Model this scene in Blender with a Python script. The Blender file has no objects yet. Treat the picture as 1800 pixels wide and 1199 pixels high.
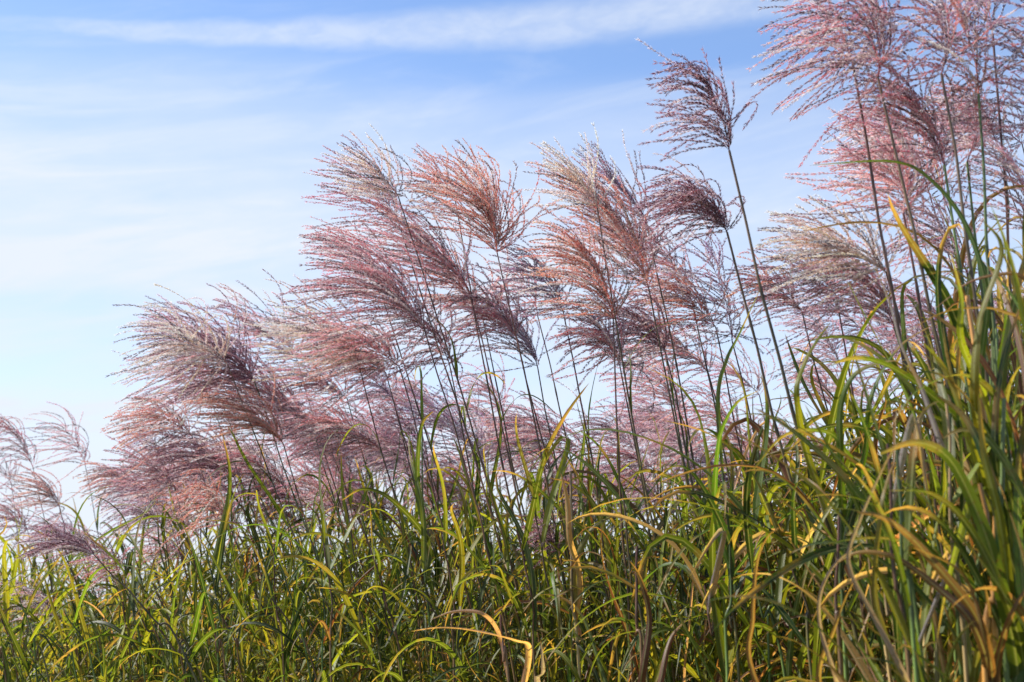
import bpy, math, random
import numpy as np

# ------------------------------------------------------------------ camera, sky, sun, exposure
SC = bpy.context.scene
COL = SC.collection
F = 2500.0                        # focal length in pixels of an 1800-wide frame
HOR = 1060.0                      # picture height of the horizon
PITCH = math.atan((HOR - 599.5) / F)
CAMZ = 1.5
cam_d = bpy.data.cameras.new("camera")
cam_d.sensor_width = 36.0
cam_d.lens = 50.0
cam_d.clip_start = 0.05
cam_d.clip_end = 6000
cam_d.dof.use_dof = True
cam_d.dof.focus_distance = 4.0
cam_d.dof.aperture_fstop = 5.6
cam = bpy.data.objects.new("camera", cam_d)
COL.objects.link(cam)
cam.location = (0, 0, CAMZ)
cam.rotation_euler = (math.pi / 2 + PITCH, 0, 0)
SC.camera = cam

SUN_AZ = math.radians(-80)        # left of the view direction, beyond the stand
SUN_EL = math.radians(42)
sd = bpy.data.lights.new("sun", 'SUN')
sd.energy = 5.0
sd.angle = math.radians(0.5)
sd.color = (1.0, 0.93, 0.84)
so = bpy.data.objects.new("sun", sd)
COL.objects.link(so)
from mathutils import Vector
to_sun = Vector((math.sin(SUN_AZ) * math.cos(SUN_EL), math.cos(SUN_AZ) * math.cos(SUN_EL), math.sin(SUN_EL)))
so.rotation_euler = to_sun.to_track_quat('Z', 'Y').to_euler()
so.location = (-20, 10, 30)

SC.view_settings.view_transform = 'Standard'
SC.view_settings.look = 'None'
SC.view_settings.exposure = 0.66
SC.view_settings.gamma = 1.0

W = bpy.data.worlds.new("World")
SC.world = W
W.use_nodes = True
nt = W.node_tree
for n in list(nt.nodes):
    nt.nodes.remove(n)
def N(t, **kw):
    n = nt.nodes.new(t)
    for k, v in kw.items():
        setattr(n, k, v)
    return n
def L(a, b):
    nt.links.new(a, b)
def val(x):
    return x
def M(op, a, b=None, c=None, clamp=False):
    n = N('ShaderNodeMath', operation=op)
    n.use_clamp = clamp
    for i, v in enumerate((a, b, c)):
        if v is None:
            continue
        if isinstance(v, (int, float)):
            n.inputs[i].default_value = v
        else:
            L(v, n.inputs[i])
    return n.outputs[0]
def smooth(v, lo, hi, a=0.0, b=1.0):
    n = N('ShaderNodeMapRange', interpolation_type='SMOOTHSTEP')
    L(v, n.inputs[0])
    for i, x in enumerate((lo, hi, a, b)):
        n.inputs[i + 1].default_value = x
    return n.outputs[0]
out = N('ShaderNodeOutputWorld')
bg = N('ShaderNodeBackground')
bg.inputs[1].default_value = 0.138
sky = N('ShaderNodeTexSky', sky_type='NISHITA')
sky.sun_disc = False
sky.sun_elevation = SUN_EL
sky.sun_rotation = SUN_AZ
sky.altitude = 300
sky.air_density = 1.0
sky.dust_density = 0.0
sky.ozone_density = 2.2
tc = N('ShaderNodeTexCoord')
sep = N('ShaderNodeSeparateXYZ')
L(tc.outputs['Generated'], sep.inputs[0])
# cirrus laid out on the sky in azimuth / elevation
az = M('ARCTAN2', sep.outputs[0], sep.outputs[1])
el = M('ARCSINE', sep.outputs[2])
def noise(sx, sy, scale, detail=4.0, rot=0.0, rough=0.55, dist=0.0):
    comb = N('ShaderNodeCombineXYZ')
    u = M('ADD', M('MULTIPLY', az, math.cos(rot)), M('MULTIPLY', el, math.sin(rot)))
    v = M('ADD', M('MULTIPLY', az, -math.sin(rot)), M('MULTIPLY', el, math.cos(rot)))
    L(M('MULTIPLY', u, sx), comb.inputs[0])
    L(M('MULTIPLY', v, sy), comb.inputs[1])
    n = N('ShaderNodeTexNoise')
    n.inputs['Scale'].default_value = scale
    n.inputs['Detail'].default_value = detail
    n.inputs['Roughness'].default_value = rough
    n.inputs['Distortion'].default_value = dist
    L(comb.outputs[0], n.inputs['Vector'])
    return n.outputs[0]
n_big = noise(1.0, 3.2, 3.0, 4.0, 0.06)
n_mid = noise(1.0, 4.0, 9.0, 6.0, 0.10, 0.6, 0.3)
n_fine = noise(1.0, 2.5, 30.0, 5.0, 0.12, 0.65, 0.4)
def E(py):                        # picture height -> elevation
    return math.atan((599.5 - py) / F) + PITCH
# warped elevation
elw = M('ADD', el, M('MULTIPLY', M('SUBTRACT', n_big, 0.5), 0.05))
elw2 = M('ADD', el, M('MULTIPLY', M('SUBTRACT', n_mid, 0.5), 0.016))
# broad veil: thins out upward and to the right
veil = M('MULTIPLY', smooth(elw, E(-40), E(430)), smooth(az, 0.45, -0.3, 0.60, 0.95))
# blue slot under the band of cirrus
slot_c = M('ADD', M('MULTIPLY', az, 0.02), E(112))
slot = M('SUBTRACT', 1.0, smooth(M('ABSOLUTE', M('SUBTRACT', elw2, slot_c)), 0.004, 0.030))
slot = M('MULTIPLY', slot, M('MULTIPLY', smooth(az, -0.26, 0.02), smooth(az, 0.34, 0.16)))
# lower edge of the veil on the left, bluer strip, then milky horizon
strip_c = M('ADD', M('MULTIPLY', az, 0.03), E(600))
d_ = M('ABSOLUTE', M('SUBTRACT', elw2, strip_c))
strip = M('MULTIPLY', smooth(d_, 0.044, 0.020), 0.20)
strip = M('MULTIPLY', strip, smooth(az, 0.05, -0.25))
mist = smooth(el, E(480), E(860))
# the long band of cirrus at the top
band_c = M('ADD', M('MULTIPLY', az, 0.062), E(46))
bd = M('SUBTRACT', elw2, band_c)
wid = smooth(az, -0.34, 0.05, 0.009, 0.0175)
band = M('SUBTRACT', 1.0, smooth(M('DIVIDE', M('ABSOLUTE', bd), wid), 0.25, 1.25))
band = M('MULTIPLY', band, M('ADD', 0.40, M('MULTIPLY', smooth(n_fine, 0.3, 0.7), 0.26)))
band = M('MULTIPLY', band, M('MULTIPLY', smooth(az, 0.30, 0.12, 0.35, 1.0), smooth(az, -0.42, -0.24, 0.4, 1.0)))
n_wisp = noise(1.0, 7.0, 5.0, 8.0, 0.16, 0.62, 0.6)
tex = M('ADD', 0.22, M('ADD', M('MULTIPLY', n_mid, 0.70), M('MULTIPLY', n_wisp, 0.72)))
m = M('MULTIPLY', veil, tex)
m = M('MULTIPLY', m, M('SUBTRACT', 1.0, M('MULTIPLY', slot, 0.85)))
m = M('MULTIPLY', m, M('SUBTRACT', 1.0, strip))
m = M('ADD', m, M('MULTIPLY', smooth(n_wisp, 0.46, 0.72), 0.17))
m = M('MAXIMUM', m, band)
m = M('MAXIMUM', m, M('MULTIPLY', mist, 1.05))
m = M('ADD', M('MULTIPLY', m, 0.93), 0.0, clamp=True)
mix = N('ShaderNodeMix', data_type='RGBA')
L(m, mix.inputs[0])
skt = N('ShaderNodeMix', data_type='RGBA', blend_type='MULTIPLY')
skt.inputs[0].default_value = 1.0
L(sky.outputs[0], skt.inputs[6])
skt.inputs[7].default_value = (0.90, 0.93, 1.03, 1)
L(skt.outputs[2], mix.inputs[6])
mix.inputs[7].default_value = (3.85, 4.17, 4.70, 1)
L(mix.outputs[2], bg.inputs[0])
L(bg.outputs[0], out.inputs[0])

# ------------------------------------------------------------------ small helpers
rng = np.random.default_rng(11)
random.seed(5)

def at(px, py, Y):
    """point of the place at depth Y seen at picture position px, py"""
    d = np.array([px - 900.0,
                  F * math.cos(PITCH) - (599.5 - py) * math.sin(PITCH),
                  F * math.sin(PITCH) + (599.5 - py) * math.cos(PITCH)])
    t = Y / d[1]
    return np.array([0, 0, CAMZ]) + d * t

def nrm(v):
    return v / np.maximum(np.linalg.norm(v, axis=-1, keepdims=True), 1e-9)

def interp(x, xs, ys):
    return float(np.interp(x, xs, ys))

def make_mesh(name, V, Q, T, mat, tint=None, uv=None):
    """V (n,3); Q (k,4) quads; T (j,3) triangles; tint per vertex rgb; uv per vertex"""
    me = bpy.data.meshes.new(name)
    Q = np.asarray(Q, dtype=np.int32).reshape(-1, 4)
    T = np.asarray(T, dtype=np.int32).reshape(-1, 3)
    nq, ntr = len(Q), len(T)
    loops = np.concatenate([Q.ravel(), T.ravel()]).astype(np.int32)
    me.vertices.add(len(V))
    me.vertices.foreach_set("co", np.asarray(V, dtype=np.float32).ravel())
    me.loops.add(len(loops))
    me.loops.foreach_set("vertex_index", loops)
    me.polygons.add(nq + ntr)
    starts = np.concatenate([np.arange(nq) * 4, nq * 4 + np.arange(ntr) * 3]).astype(np.int32)
    me.polygons.foreach_set("loop_start", starts)
    me.polygons.foreach_set("use_smooth", np.ones(nq + ntr, dtype=bool))
    if tint is not None:
        a = me.color_attributes.new("tint", 'FLOAT_COLOR', 'POINT')
        c = np.ones((len(V), 4), dtype=np.float32)
        c[:, :3] = tint
        a.data.foreach_set("color", c.ravel())
    if uv is not None:
        u = me.uv_layers.new(name="uv")
        u.data.foreach_set("uv", np.asarray(uv, dtype=np.float32)[loops].ravel())
    me.update(calc_edges=True)
    me.materials.append(mat)
    return me

def link(name, me, parent=None, loc=None):
    o = bpy.data.objects.new(name, me)
    COL.objects.link(o)
    if parent is not None:
        o.parent = parent
    if loc is not None:
        o.location = loc
    return o

def root(name, loc, label, cat, group=None):
    o = bpy.data.objects.new(name, None)
    COL.objects.link(o)
    o.empty_display_size = 0.1
    o.location = loc
    o["label"] = label
    o["category"] = cat
    if group:
        o["group"] = group
    return o

def catmull(P, n):
    P = np.asarray(P, float)
    P = np.vstack([2 * P[0] - P[1], P, 2 * P[-1] - P[-2]])
    k = len(P) - 3
    out_ = []
    for t in np.linspace(0, k - 1e-6, n):
        i = int(t); f = t - i
        a, b, c, d = P[i], P[i + 1], P[i + 2], P[i + 3]
        out_.append(0.5 * ((2 * b) + (-a + c) * f + (2 * a - 5 * b + 4 * c - d) * f * f + (-a + 3 * b - 3 * c + d) * f ** 3))
    return np.array(out_)

# ------------------------------------------------------------------ materials
def mat_new(name):
    m_ = bpy.data.materials.new(name)
    m_.use_nodes = True
    t = m_.node_tree
    for n in list(t.nodes):
        t.nodes.remove(n)
    return m_, t

def leaf_material():
    m_, t = mat_new("leaf_blade")
    nn = t.nodes.new; lk = t.links.new
    o = nn('ShaderNodeOutputMaterial')
    at_ = nn('ShaderNodeAttribute'); at_.attribute_name = "tint"
    oi = nn('ShaderNodeObjectInfo')
    uv = nn('ShaderNodeUVMap'); uv.uv_map = "uv"
    sp = nn('ShaderNodeSeparateXYZ'); lk(uv.outputs[0], sp.inputs[0])
    # midrib
    a = nn('ShaderNodeMath'); a.operation = 'SUBTRACT'; lk(sp.outputs[0], a.inputs[0]); a.inputs[1].default_value = 0.5
    b = nn('ShaderNodeMath'); b.operation = 'ABSOLUTE'; lk(a.outputs[0], b.inputs[0])
    rib = nn('ShaderNodeMapRange'); lk(b.outputs[0], rib.inputs[0])
    rib.inputs[1].default_value = 0.045; rib.inputs[2].default_value = 0.085
    rib.inputs[3].default_value = 0.5; rib.inputs[4].default_value = 0.0
    # long fine veins
    cb = nn('ShaderNodeCombineXYZ')
    u1 = nn('ShaderNodeMath'); u1.operation = 'MULTIPLY'; lk(sp.outputs[0], u1.inputs[0]); u1.inputs[1].default_value = 9
    v1 = nn('ShaderNodeMath'); v1.operation = 'MULTIPLY'; lk(sp.outputs[1], v1.inputs[0]); v1.inputs[1].default_value = 1.3
    lk(u1.outputs[0], cb.inputs[0]); lk(v1.outputs[0], cb.inputs[1]); lk(oi.outputs['Random'], cb.inputs[2])
    vn = nn('ShaderNodeTexNoise'); lk(cb.outputs[0], vn.inputs['Vector']); vn.inputs['Scale'].default_value = 2.0; vn.inputs['Detail'].default_value = 3
    # patches of dry tissue by position
    ge = nn('ShaderNodeNewGeometry')
    pn = nn('ShaderNodeTexNoise'); lk(ge.outputs['Position'], pn.inputs['Vector']); pn.inputs['Scale'].default_value = 9.0; pn.inputs['Detail'].default_value = 4
    vv = nn('ShaderNodeMath'); vv.operation = 'MULTIPLY_ADD'; lk(sp.outputs[1], vv.inputs[0]); vv.inputs[1].default_value = 0.42; lk(pn.outputs[0], vv.inputs[2])
    dry = nn('ShaderNodeMapRange'); lk(vv.outputs[0], dry.inputs[0]); dry.inputs[1].default_value = 0.80; dry.inputs[2].default_value = 1.0
    hue = nn('ShaderNodeHueSaturation'); lk(at_.outputs[0], hue.inputs['Color'])
    r1 = nn('ShaderNodeMapRange'); lk(vn.outputs[0], r1.inputs[0]); r1.inputs[1].default_value = 0.3; r1.inputs[2].default_value = 0.7; r1.inputs[3].default_value = 0.75; r1.inputs[4].default_value = 1.25
    lk(r1.outputs[0], hue.inputs['Value'])
    r2 = nn('ShaderNodeMapRange'); lk(oi.outputs['Random'], r2.inputs[0]); r2.inputs[3].default_value = 0.475; r2.inputs[4].default_value = 0.52
    lk(r2.outputs[0], hue.inputs['Hue'])
    mxa = nn('ShaderNodeMix'); mxa.data_type = 'RGBA'; lk(dry.outputs[0], mxa.inputs[0]); lk(hue.outputs[0], mxa.inputs[6]); mxa.inputs[7].default_value = (0.34, 0.20, 0.07, 1)
    mxb = nn('ShaderNodeMix'); mxb.data_type = 'RGBA'; lk(rib.outputs[0], mxb.inputs[0]); lk(mxa.outputs[2], mxb.inputs[6]); mxb.inputs[7].default_value = (0.28, 0.31, 0.15, 1)
    sk = nn('ShaderNodeTexNoise'); lk(ge.outputs['Position'], sk.inputs['Vector']); sk.inputs['Scale'].default_value = 130.0; sk.inputs['Detail'].default_value = 3
    skr = nn('ShaderNodeMapRange'); lk(sk.outputs[0], skr.inputs[0]); skr.inputs[1].default_value = 0.60; skr.inputs[2].default_value = 0.70; skr.inputs[4].default_value = 0.6
    mxc = nn('ShaderNodeMix'); mxc.data_type = 'RGBA'; lk(skr.outputs[0], mxc.inputs[0]); lk(mxb.outputs[2], mxc.inputs[6]); mxc.inputs[7].default_value = (0.10, 0.055, 0.025, 1)
    mxb = mxc
    p = nn('ShaderNodeBsdfPrincipled'); lk(mxb.outputs[2], p.inputs['Base Color'])
    p.inputs['Roughness'].default_value = 0.42
    p.inputs['Specular IOR Level'].default_value = 0.45
    bp = nn('ShaderNodeBump'); bp.inputs['Strength'].default_value = 0.35; bp.inputs['Distance'].default_value = 0.002
    lk(vn.outputs[0], bp.inputs['Height']); lk(bp.outputs[0], p.inputs['Normal'])
    # light that comes through the blade is yellower and stronger
    tl = nn('ShaderNodeBsdfTranslucent')
    mu = nn('ShaderNodeMix'); mu.data_type = 'RGBA'; mu.blend_type = 'MULTIPLY'; mu.inputs[0].default_value = 1.0
    lk(mxb.outputs[2], mu.inputs[6]); mu.inputs[7].default_value = (2.7, 2.35, 0.8, 1)
    lk(mu.outputs[2], tl.inputs['Color'])
    ms = nn('ShaderNodeMixShader'); ms.inputs[0].default_value = 0.48
    lk(p.outputs[0], ms.inputs[1]); lk(tl.outputs[0], ms.inputs[2]); lk(ms.outputs[0], o.inputs[0])
    return m_

def fibre_material(name, trans, rough=0.5, boost=(1.3, 1.15, 1.0), spec=0.3):
    m_, t = mat_new(name)
    nn = t.nodes.new; lk = t.links.new
    o = nn('ShaderNodeOutputMaterial')
    at_ = nn('ShaderNodeAttribute'); at_.attribute_name = "tint"
    p = nn('ShaderNodeBsdfPrincipled'); lk(at_.outputs[0], p.inputs['Base Color'])
    p.inputs['Roughness'].default_value = rough
    p.inputs['Specular IOR Level'].default_value = spec
    tl = nn('ShaderNodeBsdfTranslucent')
    mu = nn('ShaderNodeMix'); mu.data_type = 'RGBA'; mu.blend_type = 'MULTIPLY'; mu.inputs[0].default_value = 1.0
    lk(at_.outputs[0], mu.inputs[6]); mu.inputs[7].default_value = (*boost, 1); mu.clamp_result = True
    lk(mu.outputs[2], tl.inputs['Color'])
    ms = nn('ShaderNodeMixShader'); ms.inputs[0].default_value = trans
    lk(p.outputs[0], ms.inputs[1]); lk(tl.outputs[0], ms.inputs[2]); lk(ms.outputs[0], o.inputs[0])
    return m_

def stem_material():
    m_, t = mat_new("culm_skin")
    nn = t.nodes.new; lk = t.links.new
    o = nn('ShaderNodeOutputMaterial')
    at_ = nn('ShaderNodeAttribute'); at_.attribute_name = "tint"
    ge = nn('ShaderNodeNewGeometry')
    mp = nn('ShaderNodeMapping'); mp.inputs['Scale'].default_value = (90, 90, 6)
    lk(ge.outputs['Position'], mp.inputs[0])
    pn = nn('ShaderNodeTexNoise'); lk(mp.outputs[0], pn.inputs['Vector']); pn.inputs['Scale'].default_value = 1.0; pn.inputs['Detail'].default_value = 4
    r1 = nn('ShaderNodeMapRange'); lk(pn.outputs[0], r1.inputs[0]); r1.inputs[1].default_value = 0.3; r1.inputs[2].default_value = 0.7; r1.inputs[3].default_value = 0.55; r1.inputs[4].default_value = 1.4
    hue = nn('ShaderNodeHueSaturation'); lk(at_.outputs[0], hue.inputs['Color']); lk(r1.outputs[0], hue.inputs['Value'])
    p = nn('ShaderNodeBsdfPrincipled'); lk(hue.outputs[0], p.inputs['Base Color'])
    p.inputs['Roughness'].default_value = 0.38
    lk(p.outputs[0], o.inputs[0])
    return m_

def ground_material():
    m_, t = mat_new("earth")
    nn = t.nodes.new; lk = t.links.new
    o = nn('ShaderNodeOutputMaterial')
    ge = nn('ShaderNodeNewGeometry')
    n1 = nn('ShaderNodeTexNoise'); lk(ge.outputs['Position'], n1.inputs['Vector']); n1.inputs['Scale'].default_value = 0.6; n1.inputs['Detail'].default_value = 8
    n2 = nn('ShaderNodeTexNoise'); lk(ge.outputs['Position'], n2.inputs['Vector']); n2.inputs['Scale'].default_value = 25; n2.inputs['Detail'].default_value = 6
    cr = nn('ShaderNodeValToRGB'); lk(n1.outputs[0], cr.inputs[0])
    cr.color_ramp.elements[0].position = 0.35; cr.color_ramp.elements[0].color = (0.06, 0.075, 0.025, 1)
    cr.color_ramp.elements[1].position = 0.65; cr.color_ramp.elements[1].color = (0.14, 0.13, 0.05, 1)
    e = cr.color_ramp.elements.new(0.5); e.color = (0.09, 0.10, 0.03, 1)
    r1 = nn('ShaderNodeMapRange'); lk(n2.outputs[0], r1.inputs[0]); r1.inputs[3].default_value = 0.5; r1.inputs[4].default_value = 1.5
    hue = nn('ShaderNodeHueSaturation'); lk(cr.outputs[0], hue.inputs['Color']); lk(r1.outputs[0], hue.inputs['Value'])
    p = nn('ShaderNodeBsdfPrincipled'); lk(hue.outputs[0], p.inputs['Base Color']); p.inputs['Roughness'].default_value = 0.95
    bp = nn('ShaderNodeBump'); bp.inputs['Strength'].default_value = 0.7; bp.inputs['Distance'].default_value = 0.05
    lk(n2.outputs[0], bp.inputs['Height']); lk(bp.outputs[0], p.inputs['Normal'])
    lk(p.outputs[0], o.inputs[0])
    return m_

LEAF = leaf_material()
PLUME = fibre_material("plume_fibre", 0.5, boost=(1.65, 1.5, 1.5))
STEM = stem_material()
EARTH = ground_material()

# ------------------------------------------------------------------ ground
def ground():
    g = np.concatenate([-np.geomspace(3000, 8, 14), np.linspace(-6, 6, 25), np.geomspace(8, 3000, 14)])
    X, Yg = np.meshgrid(g, g + 4.0)
    r = np.hypot(X, Yg - 4)
    Z = 0.035 * np.sin(X * 1.9 + 0.7) * np.cos(Yg * 1.6) - 0.00 * r
    n = len(g)
    V = np.stack([X.ravel(), Yg.ravel(), Z.ravel()], 1)
    i = np.arange(n * n).reshape(n, n)
    Q = np.stack([i[:-1, :-1].ravel(), i[:-1, 1:].ravel(), i[1:, 1:].ravel(), i[1:, :-1].ravel()], 1)
    o = link("ground", make_mesh("ground", V, Q, [], EARTH))
    o["kind"] = "structure"
ground()

# ------------------------------------------------------------------ stems
def tube(P, R, sides=6):
    P = np.asarray(P, float); n = len(P)
    T = nrm(np.gradient(P, axis=0))
    ref = np.array([0.3, 1.0, 0.05])
    U = nrm(np.cross(T, ref)); Vv = np.cross(T, U)
    a = np.linspace(0, 2 * np.pi, sides, endpoint=False)
    R = np.asarray(R, float).reshape(-1, 1, 1) * np.ones((n, 1, 1))
    ring = P[:, None, :] + R * (np.cos(a)[None, :, None] * U[:, None, :] + np.sin(a)[None, :, None] * Vv[:, None, :])
    V = ring.reshape(-1, 3)
    idx = np.arange(n * sides).reshape(n, sides)
    nx = np.roll(idx, -1, axis=1)
    Q = np.stack([idx[:-1].ravel(), nx[:-1].ravel(), nx[1:].ravel(), idx[1:].ravel()], 1)
    return V, Q

STEM_TONES = {
    'olive': (np.array([0.11, 0.11, 0.035]), np.array([0.085, 0.050, 0.032])),
    'brown': (np.array([0.15, 0.10, 0.035]), np.array([0.110, 0.045, 0.038])),
    'straw': (np.array([0.30, 0.22, 0.09]), np.array([0.22, 0.15, 0.08])),
    'green': (np.array([0.09, 0.14, 0.03]), np.array([0.07, 0.10, 0.03])),
    'amber': (np.array([0.42, 0.20, 0.04]), np.array([0.34, 0.17, 0.05])),
}
def stem_mesh(C, r0, r1, tone):
    """culm with swollen nodes and slightly wider leaf sheaths"""
    n = len(C)
    s = np.linspace(0, 1, n)
    R = r0 + (r1 - r0) * s
    seg = np.linalg.norm(np.diff(C, axis=0), axis=1); Ls = np.concatenate([[0], np.cumsum(seg)])
    node = np.zeros(n)
    pos = 0.12; k = 0
    shade = np.zeros(n)
    while pos < Ls[-1] * 0.93:
        R = R * (1 + 0.32 * np.exp(-((Ls - pos) / 0.014) ** 2))
        node += np.exp(-((Ls - pos) / 0.016) ** 2)
        shade[(Ls > pos)] = (k % 2) * 0.7; R[(Ls > pos)] *= 0.965 if k % 2 else 1.0
        pos += 0.20 + 0.03 * (k % 3); k += 1
    V, Q = tube(C, R, 6)
    a, b = STEM_TONES[tone]
    col = a[None] * (1 - s[:, None]) + b[None] * s[:, None]
    col = col * (1 - 0.45 * node[:, None]) * (0.85 + shade[:, None])
    return V, Q, np.repeat(col, 6, axis=0)

# ------------------------------------------------------------------ leaf blades
LEAF_TONES = {
    'green':  (0.072, 0.112, 0.014), 'deep': (0.026, 0.054, 0.012), 'lime': (0.150, 0.180, 0.018),
    'yellow': (0.145, 0.140, 0.033), 'orange': (0.165, 0.095, 0.040), 'brown': (0.120, 0.062, 0.030),
    'tan':    (0.400, 0.280, 0.170), 'grey': (0.200, 0.165, 0.175),  # grey: dried blades, with the sky's reflection put into their colour
}
def blade(C, width, tone, side0=None, twist=0.0, fold=0.35, jitter=0.12, rnd=rng, curl=0.0):
    """ribbon along curve C: 5 vertices across, folded along the midrib, tapering to a point"""
    n = len(C)
    s = np.linspace(0, 1, n)
    T = nrm(np.gradient(C, axis=0))
    if side0 is None:
        side0 = np.cross(T[0], [0, 0, 1.0]) + 1e-3
    S = np.zeros_like(C); cur = nrm(np.asarray(side0, float))
    for i in range(n):
        cur = nrm(cur - T[i] * np.dot(cur, T[i])); S[i] = cur
    U = np.cross(S, T)
    ang = twist * s + 0.25 * np.sin(s * 7 + rnd.uniform(0, 6)) * (1 if twist or curl else 0.6)
    Sr = S * np.cos(ang)[:, None] + U * np.sin(ang)[:, None]
    Ur = np.cross(Sr, T)
    prof = np.minimum(1, 0.35 + s * 5) * np.clip(1 - s, 0, 1) ** 0.55
    w = width * 0.5 * prof
    ac = np.array([-1, -0.5, 0, 0.5, 1.0])
    lift = fold * np.abs(ac) + curl * ac * ac
    wave = 0.10 * np.sin(s[:, None] * 23 + np.array([0, 0, 0, 2.0, 2.0])[None] + rnd.uniform(0, 6)) * (np.abs(ac) == 1)
    V = C[:, None] + w[:, None, None] * (ac[None, :, None] * Sr[:, None] + (lift[None] + wave)[:, :, None] * Ur[:, None])
    idx = np.arange(n * 5).reshape(n, 5)
    Q = np.stack([idx[:-1, :-1].ravel(), idx[:-1, 1:].ravel(), idx[1:, 1:].ravel(), idx[1:, :-1].ravel()], 1)
    base = np.array(LEAF_TONES[tone]) * (1 + rnd.uniform(-jitter, jitter, 3)) * rnd.uniform(0.8, 1.25)
    col = np.tile(base, (n * 5, 1))
    uv = np.stack([np.tile((ac + 1) / 2, n), np.repeat(s, 5)], 1)
    return V.reshape(-1, 3), Q, col, uv

def grow(p0, d0, length, n, droop, wind, wob, rnd):
    """curve of a blade that starts along d0 and yields to its weight and to the wind"""
    s = np.linspace(0, 1, n)
    d = nrm(np.asarray(d0, float))
    g = np.array([0, 0, -1.0]); w = np.array([-1.0, 0.12, -0.05])
    ph = rnd.uniform(0, 6, 3)
    D = d[None] + g[None] * droop * (s[:, None] ** 1.5) + w[None] * wind * s[:, None] + wob * np.sin(s[:, None] * 5 + ph[None]) * s[:, None]
    D = nrm(D)
    step = length / (n - 1)
    return np.vstack([p0, p0 + np.cumsum(D[:-1] * step, axis=0)])

def pick_tone(px, rnd):
    right = interp(px, [-100, 900, 1250, 1800], [0.0, 0.06, 0.35, 0.5])
    r = rnd.random()
    if r < right * 0.42:
        return rnd.choice(['orange', 'brown', 'yellow', 'tan', 'grey'], p=[.34, .26, .18, .12, .10])
    if r < right * 0.42 + 0.05:
        return rnd.choice(['yellow', 'tan', 'orange', 'brown'], p=[.45, .2, .2, .15])
    return rnd.choice(['green', 'deep', 'lime'], p=[.44, .32, .24])

# a shelf of blade meshes in their own space (grown from the origin towards +X and up)
SHELF = {}
def shelf(tone, k, size):
    key = (tone, k, size)
    if key not in SHELF:
        r = np.random.default_rng(abs(hash((tone, k, size))) % 100000 if False else (sum(map(ord, tone)) * 31 + k * 7 + int(size * 100)))
        up = k % 2 != 0
        lift = r.uniform(1.8, 4.5) if up else r.uniform(0.6, 1.6)
        ln = size * r.uniform(0.8, 1.15)
        C = grow(np.zeros(3), [1.0, r.uniform(-.2, .2), lift], ln, 15, r.uniform(0.5, 1.7) if up else r.uniform(1.2, 3.4), 0.0, 0.25, r)
        wd = size * r.uniform(0.030, 0.050)
        if tone in ('brown', 'tan', 'grey', 'orange'):
            wd *= 0.85
            V, Q, c, uv = blade(C, wd, tone, twist=r.uniform(-3.0, 3.0), fold=0.6, rnd=r, curl=0.3)
        else:
            V, Q, c, uv = blade(C, wd, tone, twist=r.uniform(-1.6, 1.6), fold=r.uniform(.15, .5), rnd=r)
        SHELF[key] = (make_mesh("leaf", V, Q, [], LEAF, c, uv), V, Q, c, uv)
    return SHELF[key]

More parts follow.
